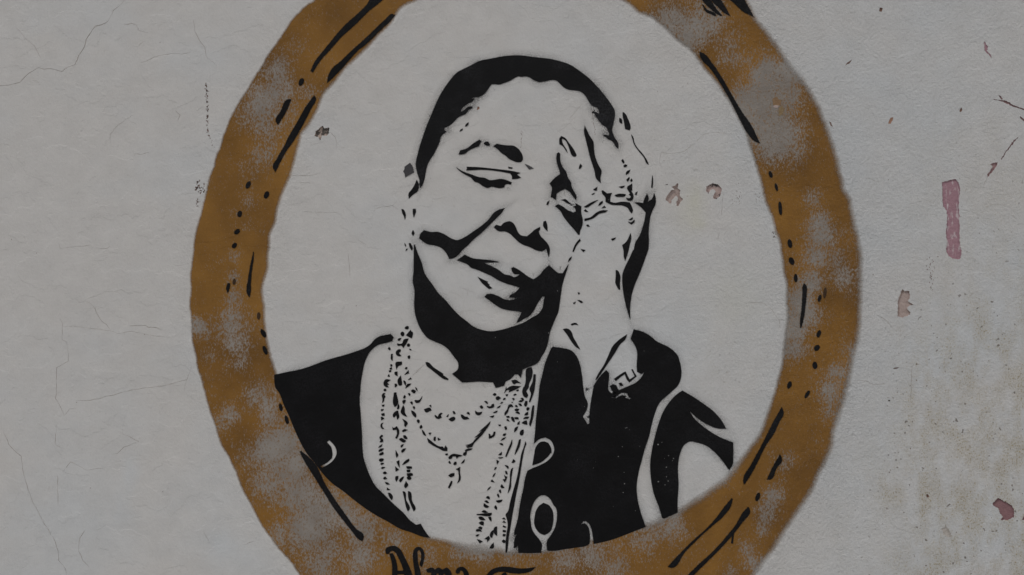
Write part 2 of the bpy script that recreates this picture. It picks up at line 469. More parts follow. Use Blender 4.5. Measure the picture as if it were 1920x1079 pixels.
SPECKS += speck_field(16, lambda k: 1452 + random.gauss(0, 2.5), lambda k: 438 + random.gauss(0, 5), .4, .9)
SPECKS += speck_field(22, lambda k: 1109 + k * .35 + random.gauss(0, 1.3), lambda k: 203 + k * 2.4, .4, .9)
SPECKS += speck_field(16, lambda k: 977.5 + random.gauss(0, 1.2), lambda k: 247 + k * 2.0, .35, .8)
SPECKS += speck_field(30, lambda k: 1745 + random.gauss(0, 4), lambda k: 482 + k * 2.2, .4, 1.0)
SPECKS += speck_field(36, lambda k: random.uniform(1625, 1790), lambda k: random.uniform(600, 1000), .4, .95)
SPECKS += speck_field(22, lambda k: random.uniform(1600, 1915), lambda k: random.uniform(320, 1075), .35, .8)
SPECKS += speck_field(34, lambda k: random.uniform(5, 1900), lambda k: random.uniform(5, 1075), .35, .75)

CRACKS = [(float(c.split('@')[0]), P(c.split('@')[1])) for c in """
0.62@L1 960,-40 935,0 905,40 850,80 835,120 800,170 760,190 715,200 690,230 645,300 630,360 590,420 560,490 510,505 465,540 380,518 325,522 290,510 220,550 185,580 150,620 90,635 0,645 -60,665
0.40@L1 125,215 165,258 200,300 260,350 285,400 310,445
0.45@L1 1450,150 1460,240 1490,300 1535,360 1545,430 1590,465 1630,500
0.50@L1 930,190 985,178 1020,190 1045,235 1105,250
0.36@L1 1050,475 1100,460 1160,430 1280,405 1360,410 1430,395
0.36@L1 830,1075 825,1010 860,965 900,930 1000,860
0.60@L1 1310,825 1350,865 1330,910
0.40@L1 1000,350 1035,350 1080,310
0.45@L2 1000,80 1060,82 1115,65
0.36@L2 440,740 450,785 600,770 680,760
0.45@L2 720,782 800,788 830,765
0.45@L3 430,200 470,270 465,390 500,410 515,550 425,600 420,700 425,790 415,830 450,890 480,960 520,910 575,903
0.36@L3 470,290 545,288 700,310 830,325 880,345 1000,330 1120,355 1290,380
0.60@L3 970,288 1090,283 1110,298 1170,300 1215,322
0.42@L3 640,100 690,130 760,250 800,280 830,320
0.42@L3 570,850 680,845 830,810 980,770 1100,750 1240,735 1320,712 1400,690 1420,640 1440,580
0.45@L3 1400,690 1380,770
0.55@L3 760,1000 820,1035
0.50@L3 425,1025 420,1079
0.45@L4 420,0 412,100 470,130
0.52@L4 20,-10 65,100 110,150 160,190 175,310 210,440 240,520 280,590 320,670 400,800 435,900 440,970 490,1030 500,1079 500,1130
0.45@L4 470,310 530,230 580,255 650,295 790,275
0.45@L4 880,0 940,30 1000,60 1040,80 930,120 880,170 830,175
0.50@L4 640,740 600,800 590,900 620,970 670,1020
0.40@L4 430,330 435,480 435,560
0.55@L4 1520,740 1545,790 1570,835
0.40@L4 720,750 760,725 800,700
0.36@L4 1830,855 1870,835 1918,820
0.40@L4 1130,310 1170,275 1220,255
0.40@C2 940,118 1060,112 1090,120 1150,170 1180,215 1205,250 1205,310
0.36@C2 520,480 560,520 600,530
0.40@B2 570,0 490,60 400,75 320,70 305,140 330,190
0.34@A2 570,1075 640,1010 700,995 810,1003
0.36@B 1430,515 1480,480 1580,462 1640,500
0.45@B 810,240 900,240 980,238 1040,220
0.34@B 1310,710 1350,740 1400,765
0.34@B 850,295 920,292 1000,298
0.34@B 900,510 1000,518 1180,515
0.34@B 1250,820 1258,900 1262,1000
0.45@X1 905,625 960,630 1000,670 1090,770 1140,950 1110,1079
0.50@W5 0,205 150,215 220,250 380,245 410,270
0.50@W4 250,530 370,610 440,700
0.36@W5 655,30 650,240 642,420
0.40@W2 1508,925 1480,970 1455,1040
0.34@W2 80,930 160,925 240,960 300,965
0.40@B2 790,365 775,450 770,540
0.45@B2 755,660 742,730
0.40@B2 980,655 1030,668
0.30@g 1110,555 1075,715
0.30@g 1045,720 1010,1000
0.28@b 540,1060 620,980 740,830
0.28@d 480,250 600,170 760,20
0.30@i 270,850 330,780 430,670
0.28@i 1310,940 1380,1050
0.30@C 1720,670 1790,610 1830,570
""".strip().split('\n')]
def wobble(pl):
    """break straight runs of a crack up a little"""
    out = [pl[0]]
    for a, b_ in zip(pl[:-1], pl[1:]):
        l = np.hypot(*(b_ - a)); k = max(1, int(l / 7))
        nrm = np.array([-(b_ - a)[1], (b_ - a)[0]]) / max(l, 1e-6)
        for q in range(1, k + 1):
            s = q / k
            out.append(a + (b_ - a) * s + (nrm * random.gauss(0, 0.55) if q < k else 0))
    return np.array(out)
def strip(pl, hw):
    d = np.gradient(pl, axis=0); d /= np.maximum(np.hypot(d[:, 0], d[:, 1]), 1e-6)[:, None]
    nr = np.stack([-d[:, 1], d[:, 0]], 1)
    n = len(pl); t = np.linspace(0, 1, n)
    wv = hw * np.clip(np.minimum(t, 1 - t) * 6 + 0.25, 0, 1) * np.array([random.uniform(.25, 1.4) for _ in range(n)])
    return pl + nr * wv[:, None], pl - nr * wv[:, None]

X0, X1, YT, YB = -1640.0, 3560.0, -660.0, 1490.0    # wall: 10.4 m long, 4.3 m high
holes, quads, grooves = [], [], []
def ragged(lp, amp):
    lp = smooth(lp, 40, 1.2) if len(lp) > 9 else smooth(lp, 10, 1.2)
    nz = rng.normal(0, 1, len(lp)); nz = (nz + np.roll(nz, 1)) / 1.4
    return lp + normals(lp) * (nz * amp)[:, None]
for nme, lab, o, m_, dp in CHIPS: holes.append(ragged(o, 0.45 if np.ptp(o[:, 1]) > 14 else 0.2))
for o in SPECKS: holes.append(o)
for hw, pl in CRACKS:
    hw *= 0.78
    pl = wobble(pl); a_, b_ = strip(pl, hw)
    grooves.append((hw, a_, pl, b_))
    quads.append(np.concatenate([a_, b_[::-1]]))
vs, es = [], []
def add_loop(lp):
    n0 = len(vs); n = len(lp)
    vs.extend(Vector((float(x), float(y))) for x, y in lp)
    es.extend((n0 + k, n0 + (k + 1) % n) for k in range(n))
add_loop(np.array([(X0, YT), (X1, YT), (X1, YB), (X0, YB)]))
for h in holes + quads: add_loop(h)
gx, gy = np.meshgrid(np.arange(-30, 1951, 15.0), np.arange(-30, 1111, 15.0))
gp = np.stack([gx.ravel(), gy.ravel()], 1) + rng.uniform(-3, 3, (gx.size, 2))
fx, fy = np.meshgrid(np.arange(X0 + 100, X1, 130.0), np.arange(YT + 60, YB, 130.0))
fp = np.stack([fx.ravel(), fy.ravel()], 1)
fp = fp[(fp[:, 0] < -40) | (fp[:, 0] > 1960) | (fp[:, 1] < -40) | (fp[:, 1] > 1120)]
vs.extend(Vector((float(x), float(y))) for x, y in np.concatenate([gp, fp]))
r = delaunay_2d_cdt(vs, es, [], 0, 1e-4)
v2 = np.array([(p.x, p.y) for p in r[0]]); tri = np.array([t for t in r[2] if len(t) == 3])
cen = v2[tri].mean(1); cut = np.zeros(len(tri), bool)
for h in holes: cut |= inside(cen, h)
for (hw, a_, pl, b_) in grooves:
    near = (cen[:, 0] > pl[:, 0].min() - 3) & (cen[:, 0] < pl[:, 0].max() + 3) & (cen[:, 1] > pl[:, 1].min() - 3) & (cen[:, 1] < pl[:, 1].max() + 3)
    idx = np.where(near)[0]
    for k in range(len(pl) - 1):
        qd = np.array([a_[k], a_[k + 1], b_[k + 1], b_[k]])
        cut[idx] |= inside(cen[idx], qd)
tri = tri[~cut]
v3 = world(v2, 0.0)
tri = face_front(v3, tri)
def gauss(p, x, y, sx, sy): return np.exp(-((p[:, 0] - x) / sx)**2 - ((p[:, 1] - y) / sy)**2)
def sstep(x, a, b_):
    t = np.clip((x - a) / (b_ - a), 0, 1); return t * t * (3 - 2 * t)
tint = 0.12 + 0.62 * sstep(v2[:, 0], 650, 1750) + 0.30 * sstep(v2[:, 1], 650, 1050) * (1 - sstep(v2[:, 0], 600, 1100))
tint += 0.25 * gauss(v2, 1080, 480, 60, 140) - 0.25 * gauss(v2, 1320, 250, 120, 150) + 0.8 * gauss(v2, 246, 885, 10, 30) + 0.5 * gauss(v2, 232, 940, 14, 40) + 0.5 * gauss(v2, 415, 1020, 22, 22)
dirt = 0.75 * sstep(v2[:, 0], 1610, 1800) * sstep(v2[:, 1], 430, 820)
dirt += 0.30 * sstep(v2[:, 0], 1480, 1700) * sstep(v2[:, 1], 700, 1000)
dirt += 0.8 * gauss(v2, 1768, 688, 22, 14) + 0.5 * gauss(v2, 1775, 602, 14, 8) + 0.35 * gauss(v2, 1722, 800, 30, 110) + 0.5 * gauss(v2, 1885, 1000, 50, 80)
dirt += 0.5 * gauss(v2, 1745, 900, 26, 40) + 0.45 * gauss(v2, 1665, 920, 22, 28) + 0.3 * gauss(v2, 1840, 640, 18, 60)
dirt -= 0.35 * gauss(v2, 1800, 905, 22, 45) + 0.3 * gauss(v2, 1680, 1000, 40, 40)
dirt += 0.22 * sstep(v2[:, 0], 1600, 1900) * sstep(v2[:, 1], 80, 420)
dirt += 0.10 * gauss(v2, 1310, 300, 70, 60) + 0.12 * gauss(v2, 1370, 690, 80, 60) + 0.06
lime = 0.6 * gauss(v2, 1305, 372, 14, 30) + 0.9 * gauss(v2, 1312, 418, 10, 10) + 0.35 * gauss(v2, 1290, 400, 25, 40) + 0.3 * gauss(v2, 1380, 560, 50, 60)
inO, inI = inside(v2, OUT), inside(v2, INN)
dO, dI = seg_dist(v2, OUT), seg_dist(v2, INN)
rough = np.where(inO, 0, np.exp(-dO / 30.0)) * (0.35 + 0.65 * sstep(v2[:, 0], 700, 1500)) + np.where(inI, np.exp(-dI / 24.0), 0) * 0.6
wall = link('plaster_wall', v3, tri, M_wall, None, {'tint': tint, 'dirt': np.clip(dirt, 0, 1), 'lime': np.clip(lime, 0, 1), 'rough': rough})
wall['label'] = 'weathered white plaster wall with hairline cracks and flaked paint'
wall['category'] = 'wall'
# back, ends and coping of the wall
zt, xl, xr = EYE + (540 - YT) * MM, (X0 - 960) * MM, (X1 - 960) * MM
bv = [(xl, .0, -.08), (xr, .0, -.08), (xr, .35, -.08), (xl, .35, -.08), (xl, .0, zt), (xr, .0, zt), (xr, .35, zt), (xl, .35, zt)]
bd = link('wall_body', bv, [(2, 3, 7, 6), (1, 2, 6, 5), (3, 0, 4, 7), (4, 5, 6, 7)], M_wall, wall, {'tint': [.3] * 8, 'dirt': [.1] * 8, 'lime': [0.0] * 8, 'rough': [0.0] * 8})
# floors and edges of the chips
def recess(name, loop, mat, depth, parent):
    fv, ff = fill([loop])
    n0 = len(fv); w3 = world(fv, depth); ff = face_front(w3, ff)
    n = len(loop)
    allv = np.concatenate([w3, world(loop, 0.0), world(loop, depth)])
    faces = [tuple(t) for t in ff] + [(n0 + k, n0 + (k + 1) % n, n0 + n + (k + 1) % n, n0 + n + k) for k in range(n)]
    return link(name, allv, faces, mat, parent)
for (nme, lab, o, m_, dp), lp in zip(CHIPS, holes):
    ob = recess(nme, lp, m_, dp, wall)
    if lab: ob['label'] = lab
V, F, n0 = [], [], 0
for o in SPECKS:
    dp, n = 0.0012, len(o)
    V += [world(o, 0.0), world(o, dp)]
    F += [(n0 + k, n0 + (k + 1) % n, n0 + n + (k + 1) % n, n0 + n + k) for k in range(n)] + [tuple(n0 + n + k for k in range(n))]
    n0 += 2 * n
sp = link('pitting', np.concatenate(V), F, M_pit, wall); sp['kind'] = 'stuff'
for hw, a_, pl, b_ in grooves:
    n = len(pl)
    allv = np.concatenate([world(a_, 0.0), world(pl, 0.0022 * hw / 0.5), world(b_, 0.0)])
    faces = []
    for k in range(n - 1):
        faces += [(k, k + 1, n + k + 1, n + k), (n + k, n + k + 1, 2 * n + k + 1, 2 * n + k)]
    link('crack', allv, faces, M_crack, wall)

# ------------------------------------------------------------------ the painted oval frame
def jitter(lp, amp):
    k = len(lp); nz = rng.normal(0, 1, k)
    nz = sum(np.roll(nz, s) for s in range(-2, 3)) / 5
    return lp + normals(lp) * (nz * amp * 2)[:, None]
OUT, INN = jitter(OUT, 1.0), jitter(INN, 0.8)
# the band was sprayed after the jacket's edge was masked: let it run a little way under the black
under = sstep(INN[:, 1], 690, 730) * (1 - sstep(INN[:, 0], 770, 810)) + sstep(INN[:, 0], 1045, 1075) * (1 - sstep(INN[:, 0], 1190, 1215)) * (INN[:, 1] > 980)
INN = INN - normals(INN) * (under * 9.0)[:, None]
def w_out(p):   # softness of the sprayed outer edge
    return 3.0 + 5.5 * sstep(p[:, 0], 900, 1500)
def w_in(p):
    return 5.0 + 6.0 * gauss(p, 1330, 920, 130, 120) + 9.0 * gauss(p, 900, 1030, 60, 30) + 3 * gauss(p, 1230, 985, 60, 40)
n_o, n_i = normals(OUT), -normals(INN)
wo_, wi_ = w_out(OUT), w_in(INN)
lo = OUT + n_o * (wo_ * 1.0)[:, None]
li = INN + n_i * (wi_ * 1.0)[:, None]
gx, gy = np.meshgrid(np.arange(330, 1640, 8.0), np.arange(-160, 1240, 8.0))
pp = np.stack([gx.ravel(), gy.ravel()], 1) + rng.uniform(-1.5, 1.5, (gx.size, 2))
pp = pp[inside(pp, lo) & ~inside(pp, li)]
ring = [OUT - n_o * (wo_ * s)[:, None] for s in (1.0, 0.0)] + [INN - n_i * (wi_ * s)[:, None] for s in (1.0, 0.0)]
near = np.minimum(seg_dist(pp, OUT), seg_dist(pp, INN))
pp = pp[near > 14]
fv, ff = fill([lo, li], np.concatenate([pp] + ring))
do = seg_dist(fv, OUT) * np.where(inside(fv, OUT), 1, -1)
di = seg_dist(fv, INN) * np.where(inside(fv, INN), -1, 1)
cov = np.minimum(np.clip(0.5 + 0.5 * do / w_out(fv), 0, 1), np.clip(0.5 + 0.5 * di / w_in(fv), 0, 1))
GREY = """520,130,30,.9 525,170,32,1 500,190,45,.9 470,205,40,.7 560,85,22,.4 590,100,18,.3 570,175,25,.6 500,240,40,.6 545,215,30,.5 480,310,25,.45 490,290,30,.7 465,380,18,.5 440,400,15,.5 460,420,15,.5 440,480,14,.6 440,520,14,.7 440,560,20,.8 435,600,35,.9 440,640,30,.8 450,680,22,.6 370,612,20,1.1 385,625,20,.6 395,670,20,.5 430,690,25,.4 480,740,28,.8 500,755,30,.8 505,780,25,.8 430,780,22,.9 415,795,22,.8 500,840,35,1 530,835,40,1.1 545,870,50,1.1 480,850,35,.8 500,900,40,.9 560,920,45,1 510,940,25,.5 600,950,45,1 580,985,50,1.1 530,1000,35,.8 640,960,40,1 680,990,40,1 620,1030,40,.7 680,1045,40,.9 600,1060,40,.8 740,1010,35,.7 800,1040,35,.45 860,1035,28,.8 900,1032,28,.9 960,1045,25,.7 1000,1050,30,.5 1060,1050,35,.8 1110,1040,40,.8 1150,1040,35,.6 1200,1010,40,.7 1260,985,35,.9 1150,1070,40,.8 1230,1000,25,.8
1250,40,40,.7 1300,60,35,1 1290,40,45,.7 1310,50,40,.8 1340,30,30,.7 1370,80,35,.5 1390,110,30,.5 1360,110,20,.6 1440,145,40,1 1470,140,35,1 1440,170,40,1.1 1400,190,35,1 1430,210,50,1.1 1400,230,45,1 1480,180,35,.9 1450,250,50,1 1500,230,30,.4 1440,290,30,.6 1480,280,35,.8 1520,375,20,.6 1535,420,25,.8 1540,440,30,.9 1580,440,20,.3 1530,480,30,.8 1560,480,30,.6 1520,530,30,.8 1580,520,30,.7 1500,560,25,.9 1500,590,30,1 1490,620,25,1 1520,590,30,.7 1485,650,30,.9 1570,700,25,.7 1590,660,20,.5 1560,730,30,.8 1530,720,25,.3 1560,770,25,.6 1480,860,20,.6 1470,870,20,.6 1450,930,25,.9 1440,960,25,.9 1430,990,20,.8 1400,1030,20,.7 1410,1055,20,.8 1370,1075,20,.6"""
gv = np.zeros(len(fv))
for tok in GREY.split():
    x, y, rr, s_ = map(float, tok.split(','))
    if x > 1200 and y < 800: s_ *= 1.2
    gv = np.maximum(gv, s_ * gauss(fv, x, y, rr, rr)) + 0.25 * s_ * gauss(fv, x, y, rr, rr)
gv = np.clip(gv * 1.08 - 0.22 + 1.1 * (1 - cov) * sstep(fv[:, 0] + fv[:, 1] * 0.25, 900, 1300), -0.4, 1.25)
fb = (0.0, 0.0, EYE + (540 - 1224) * MM)
frame = thing('painted_oval_frame', 'ochre and grey oval picture frame painted on the wall around the portrait', 'painted frame', fb)
v3 = world(fv, -0.0006)
ob = link('paint_band', v3, face_front(v3, ff), M_ochre, frame, {'cover': cov, 'grey': gv}, fb)
STROKES = PL("""A 1440,-30 1540,-30 1510,0 1400,90 1310,180 1200,280 1120,370 1040,460 985,545 970,535 1000,470 1070,380 1150,280 1220,200 1320,110 1390,40
| 1580,110 1600,118 1560,165 1480,240 1400,320 1310,395 1260,450 1190,530 1130,590 1095,622 1100,580 1130,520 1200,460 1260,400 1350,320 1440,235 1530,150
| 710,910 745,840 800,750 822,750 790,830 725,938
| 995,722 1005,735 970,820 920,920 870,1010 830,1075 B 790,50 745,130 705,212 688,180 720,110 780,5 A 800,1040 870,920 930,810
| B 543,805 540,870 525,980 520,1070 C 520,20 512,70 500,55 490,10 B 497,1050 515,930
| B 350,1048 365,1050 C 362,0 360,10 348,38 338,10
| m 490,955 530,985 q 560,150 600,230 650,340 730,470 810,590 910,730 1000,850 1090,935 1075,990 1040,970 950,865 850,740 720,560 620,400 520,240 450,130 390,20
| A2 605,-30 670,-15 700,25 730,70 780,128 750,115 690,70 640,20 | A2 625,30 660,75 720,105 738,130 700,112 650,85 632,50
| A2 680,-30 740,-15 800,60 832,120 800,105 750,60 700,10 | A2 800,-30 915,-30 960,40 1010,128 980,115 920,80 880,40 840,5
| A2 608,395 625,400 700,480 780,600 860,740 920,840 990,940 1055,1075 1020,1060 960,990 910,900 850,780 770,640 690,520 612,425
| C2 1380,-10 1388,-30 1402,-15 1405,60 1395,160 1380,250 1362,312 1360,280 1372,150 1378,50
| C2 1220,900 1235,935 1200,1010 D2 1160,20 1100,110 1040,230 975,350 940,400 935,375 1000,240 1070,110 1120,10 C2 1180,970
| D2 1208,178 1222,208 1180,280 1135,362 1112,362 1150,280
| D2 970,570 980,585 920,690 850,780 760,880 660,980 560,1079 530,1110 480,1120 600,1000 700,910 800,800 880,700 940,600
| D2 855,495 840,560 780,640 700,710 600,800 500,900 390,1022 372,1015 440,940 560,820 660,730 740,640 800,560""")
for s_ in STROKES:
    sm = smooth(s_, 75)
    paint('brush_stroke', sm - normals(sm) * 0.9, M_black, frame, -0.0018, 3.0, base=fb, raw=True)
paint('paint_drip', P("D2 855,760 863,760 855,842 842,840"), M_black, frame, -0.0020, 0.8, 75, fb)
DOTS = [('A', 899, 618, 15, 28, 30), ('B', 502, 310, 15, 25, 30), ('B', 639, 385, 17, 24, 20), ('B', 438, 527, 16, 20, 10), ('B', 418, 660, 15, 21, 40), ('B', 398, 765, 13, 21, 25), ('B', 397, 1035, 8, 22, 8),
 ('C', 580, 212, 9, 27, 0), ('C', 615, 343, 15, 29, -25), ('C', 628, 470, 13, 31, -15), ('C', 745, 897, 11, 25, -15), ('C', 790, 990, 12, 28, -15),
 ('B2', 1138, 232, 10, 25, -15), ('B2', 1181, 328, 8, 25, -10), ('B2', 1210, 485, 11, 46, -8), ('B2', 1282, 750, 14, 31, -5), ('B2', 1295, 880, 16, 29, -15), ('B2', 1326, 1008, 11, 29, 3),
 ('C2', 1545, 40, 10, 35, 8), ('C2', 1505, 80, 10, 24, 10), ('C2', 1499, 347, 13, 24, 15), ('C2', 1485, 452, 16, 23, 25), ('C2', 1470, 583, 16, 24, 5), ('C2', 1279, 730, 14, 24, 12), ('C2', 1412, 800, 11, 27, 30), ('D2', 1042, 493, 14, 29, 22)]
for d_ in DOTS:
    mt = M_brown if (d_[0], d_[1]) in (('B', 397), ('C', 580), ('C2', 1545)) else M_black
    paint('paint_dot', ell(*d_), mt, frame, -0.0018, 1.6, 80, fb)
LET = [("letter_a", ["v 235,300 235,270 270,247 330,243 370,270 410,340 450,420 490,520 520,640 440,640 425,540 400,440 360,350 320,290 285,280 260,310 240,312",
                     "v 275,318 300,315 325,370 342,440 345,490 428,488 432,512 345,514 340,640 290,640 300,500 298,420"]),
       ("letter_l", ["v 510,300 525,265 560,250 595,270 612,320 608,380 590,440 578,430 588,370 588,310 570,272 550,280 545,330 550,400 570,480 590,640 540,640 525,500 512,400"]),
       ("letter_m", ["v 640,475 700,460 720,480 760,458 800,478 840,458 868,480 875,640 835,640 830,510 805,510 805,640 765,640 765,510 735,505 735,640 690,640 690,500 650,495"]),
       ("letter_a", ["v 935,500 945,470 985,450 1025,465 1050,500 1060,640 1015,640 1015,520 995,480 970,480 965,505 945,512"]),
       ("letter_t", ["v 1245,528 1290,480 1350,455 1450,450 1560,465 1640,465 1718,455 1690,480 1600,505 1500,505 1400,490 1330,500 1290,528 1270,560 1230,560",
                     "v 1405,510 1425,505 1440,528 1440,640 1380,640 1390,560"])]
for nm, lps in LET:
    for q, lp in enumerate(lps):
        if q == 0: first = paint(nm, P(lp), M_black, frame, -0.0018, 2.0, 70, fb)
        else: paint('letter_stem', P(lp), M_black, first, -0.0022, 2.0, 70, fb)
# bared patches on the frame
def flat(name, text, mat, parent, y, base):
    lp = smooth(P(text), 40, 2.0); v, f = fill([lp]); v3 = world(v, y)
    return link(name, v3, face_front(v3, f), mat, parent, None, base)
f1 = flat('bare_patch', "X3 575,440 620,410 680,380 720,450 790,460 770,530 740,590 600,580 585,510", M_tan, frame, -0.0012, fb)
f1['label'] = 'bared tan patch with a pink lower edge'
flat('bared_render', "X3 580,600 640,578 720,590 700,650 640,640", M_pale, f1, -0.0015, fb)
flat('bare_patch', "X3 720,630 800,590 825,640 820,750 780,800 730,830 715,730", M_olive, frame, -0.0012, fb)

# ------------------------------------------------------------------ the stencilled portrait
pb = ((980 - 960) * MM, 0.0, EYE + (540 - 1038) * MM)
por = thing('stencil_portrait', 'black stencilled portrait of a smiling person resting the head on one hand', 'mural', pb)
PY = -0.0014
BIG = []        # outlines that get a mist of overspray
def part(name, texts, mat=None, parent=None, mist=0.0, corner=40.0, label=None, y=PY):
    if isinstance(texts, str): texts = [texts]
    lps = [smooth(P(t_), corner) for t_ in texts]
    o = paint(name, lps, mat or M_black, parent or por, y, 0.7, base=pb, raw=True)
    if mist: BIG.extend((l, mist) for l in lps)
    if label: o['label'] = label
    return o
hair = part('hair', """e 385,105 372,40 c 375,1020 340,880 320,770 325,690 350,590 390,440 430,320 480,180 545,20
a 370,1060 420,940 480,800 530,700 600,590 680,480 770,380 900,310 1010,255 1100,210 1300,165 1500,130 1650,120 1800,128 1918,145
b 130,158 280,178 400,208 540,255 640,315 730,380 830,460 930,560 1020,660 1100,760 1170,860 1215,940 1222,985 1210,1075
d 1250,150 1235,215 1265,310 1325,420 1320,475 1290,450 1260,395 1220,360 1180,345 1155,315 1120,305 1118,292 1150,285 1190,300 1200,275 1185,230 1155,180 1110,150 1060,95 1000,0
b 960,1060 930,1010 905,975 930,965 965,985 985,1000 992,985 975,930 955,895 905,885 850,835 810,770 770,710 710,660 640,642 560,635 500,620 450,590 400,540 345,495 310,485 220,495 150,510 90,515 40,500 0,482
a 1860,445 1800,430 1740,438 1690,430 1640,455 1560,500 1480,530 1400,555 1340,548 1295,550 1260,590 1220,650 1160,710 1100,740 1020,745 985,765 1030,770 1020,795 960,830 880,880 835,945 835,968 880,940 940,890 1000,885 1000,910 940,940 910,990 850,1015 800,1040 760,1075
c 860,140 800,180 745,205 740,235 775,262 735,290 695,330 670,420 630,510 590,590 545,660 500,740 475,810 460,900 440,990 410,1070""", M_hair, mist=1.0)
for t_ in ("c 1055,185 1070,150 1105,125 1105,145 1080,180", "c 975,260 990,230 1020,218 1015,238"):
    part('hair_fleck', t_, parent=hair)
side = part('side_hair', """f 1550,298 1640,305 1668,310 1690,240 1722,180 1742,230 1730,300 1790,250 1822,175 1840,240 1835,330 1800,400 1770,480 1755,570 1742,700 1745,850 1740,930 1700,1060
h 1660,210 1610,340 1550,480 1510,610 1490,740 1485,860 1490,962 1470,900 1430,760 1400,610 1382,470 1385,330 1430,210 1490,90 1530,0 f 1540,960 1560,860 1620,760 1660,650 1690,540 1705,440 1650,375""", mist=0.8)
ear = part('ear', "c 150,790 230,730 265,780 290,870 230,905 160,945 145,880 130,855 148,830", M_worn, label='greyish worn patch of the ear')
for t_ in PL("""e 318,20 c 330,990 355,1030 e 360,50 345,150 270,210 215,265 210,190 250,140 300,60
| 105,425 130,430 155,470 165,520 155,580 140,530 115,480 | 275,425 310,418 318,450 300,510 288,545 275,490 | 275,740 298,785 275,825 255,785
| 150,935 170,965 165,985 152,960 | 215,935 240,935 265,1030 255,1040 225,990 | 165,1050 175,1020 195,1018 185,1035"""):
    o = paint('ear_line', smooth(t_), M_black, ear, PY, 0.7, base=pb, raw=True)
part('eyebrow', ["c 960,600 985,545 1080,515 1180,440 1270,385 1298,405 1260,480 1190,505 1110,545 1060,585 1000,602",
                 "c 1335,440 1355,415 1400,412 1430,465 1405,472 1350,455",
                 "c 1480,480 1530,445 1600,460 1690,470 1780,475 1840,510 1890,570 1915,630 1918,680 1895,715 1840,718 1770,695 1710,665 1670,625 1600,580 1540,520"], mist=0.5)
eye = part('closed_eye', """c 920,795 980,835 1060,875 1150,905 1260,945 1360,960 1420,990 1500,985 1600,972 1660,985 1755,1025 1740,1052 1680,1045 e 1650,60 1640,95 1580,108 1500,95 1450,85 1410,102 1320,75 1260,30 1200,10 c 1140,945 1060,905 990,860""", mist=0.5)
part('eyelid', "c 1080,790 1250,795 1420,812 1580,830 1740,850 1880,880 1850,893 1830,905 1890,950 1830,968 1760,970 1758,925 1730,885 1560,855 1400,835 1250,832 1160,838 1075,840 1085,815", parent=eye)
part('eyelash', "c 1700,790 1765,800 1760,815 1710,812", parent=eye)
eye2 = part('covered_eye', """d 475,545 495,530 517,545 515,590 520,650 550,730 600,800 625,880 670,960 f 670,55 700,130 745,230 738,262 700,220 650,150 590,110 520,140 470,175 455,265 430,240 388,225 400,160 405,85 375,40 d 440,890 520,830 510,780 480,690 468,620""", mist=0.8)
part('eye_corner', "f 450,350 490,325 560,360 620,405 700,440 735,425 735,400 705,355 740,345 730,310 810,355 808,430 830,560 820,630 795,690 785,745 770,745 720,680 640,590 570,500 520,410", parent=eye2, mist=0.4)
for t_ in ("f 530,265 590,252 630,285 655,320 600,300 560,272", "f 330,330 345,290 370,275 350,335"):
    part('eye_line', t_, parent=eye2)
part('scuff', "d 30,690 80,710 150,750 90,765", M_worn, label='faint grey scuff beside the nose bridge')
nose = part('nose', """e 1490,695 1520,660 1590,680 1640,630 1720,605 1770,630 1810,690 1840,760 1880,810 1918,825 f 60,770 110,730 180,670 240,640 240,670 220,700 240,755 300,820 350,880 375,950 370,1010 360,1050 345,1000 325,935 290,965 240,972 180,955 100,915 0,880
e 1860,915 1790,850 1720,785 1650,755 1570,755 1530,735""", mist=0.4)
part('nostril_mark', "f 285,620 290,565 320,555 340,620 342,695 315,670", parent=nose)
part('smile_line', """e 370,860 385,800 440,742 550,770 640,765 740,800 840,860 940,890 1040,850 1160,775 1280,690 1400,590 1500,470 1560,435 1645,412 1600,480 1520,560 1430,650 1320,760 1200,860 1100,960 1000,1050 g 960,60 900,110 820,132 790,70 750,10
e 680,990 600,965 480,940 430,910""", mist=0.8)
face = part('mouth_and_neck_shadow', """e 290,955 300,960 340,1075 g 400,180 450,350 500,430 560,510 650,640 760,750 870,880 980,990 1090,1075 i 1160,95 1300,155 1440,178 1600,155 1760,110 1850,80
h 0,1010 120,940 230,870 275,800 290,720 305,640 270,640 215,720 150,840 90,910 0,960 i 1880,25 1830,45 g 1840,1060 1870,1000 1905,925 1850,915 1700,895 1600,870 1500,810 1420,750 1350,700 1380,660 1440,655 1540,685 1640,735 1740,750 1840,715 1720,705 1730,680 1800,640 1875,560
1800,535 1680,500 1560,450 1460,390 1340,335 1220,285 1130,250 1110,225 1020,180 940,150 1050,70 1160,120 1320,140 1460,155 1570,178 1440,182 1330,190 1460,245 1560,300 1650,365 1720,378 1790,408 1840,390 1880,355 1800,360 1760,320 1750,270 1780,255 1850,290 1900,325
h 80,370 150,405 230,350 300,265 365,210 420,260 490,320 555,320 600,250 635,195 610,280 580,370 550,470 530,600 510,740 490,860 450,950 400,1070
j 410,180 380,330 340,460 280,560 220,650 140,690 60,720 0,750 i 1890,870 1850,820 1800,820 1740,885 1660,930 1640,990 1515,1022 1475,940 1250,928 1100,938 1010,940 930,870 865,815 950,740 958,690 950,640 900,570 850,500 800,440 720,380 620,335 490,270 440,215 390,140 335,10
g 310,960 295,820 300,650 298,580 278,500 285,300 288,100""", mist=0.8)
part('tooth_gap', "g 1245,400 1330,445 1400,475 1380,485 1420,515 1410,525 1460,570 1410,578 1370,545 1310,490", parent=face)
part('neck_line', "i 465,640 490,640 580,715 730,815 720,830 805,890 795,905 740,890 640,820 540,740 480,690")
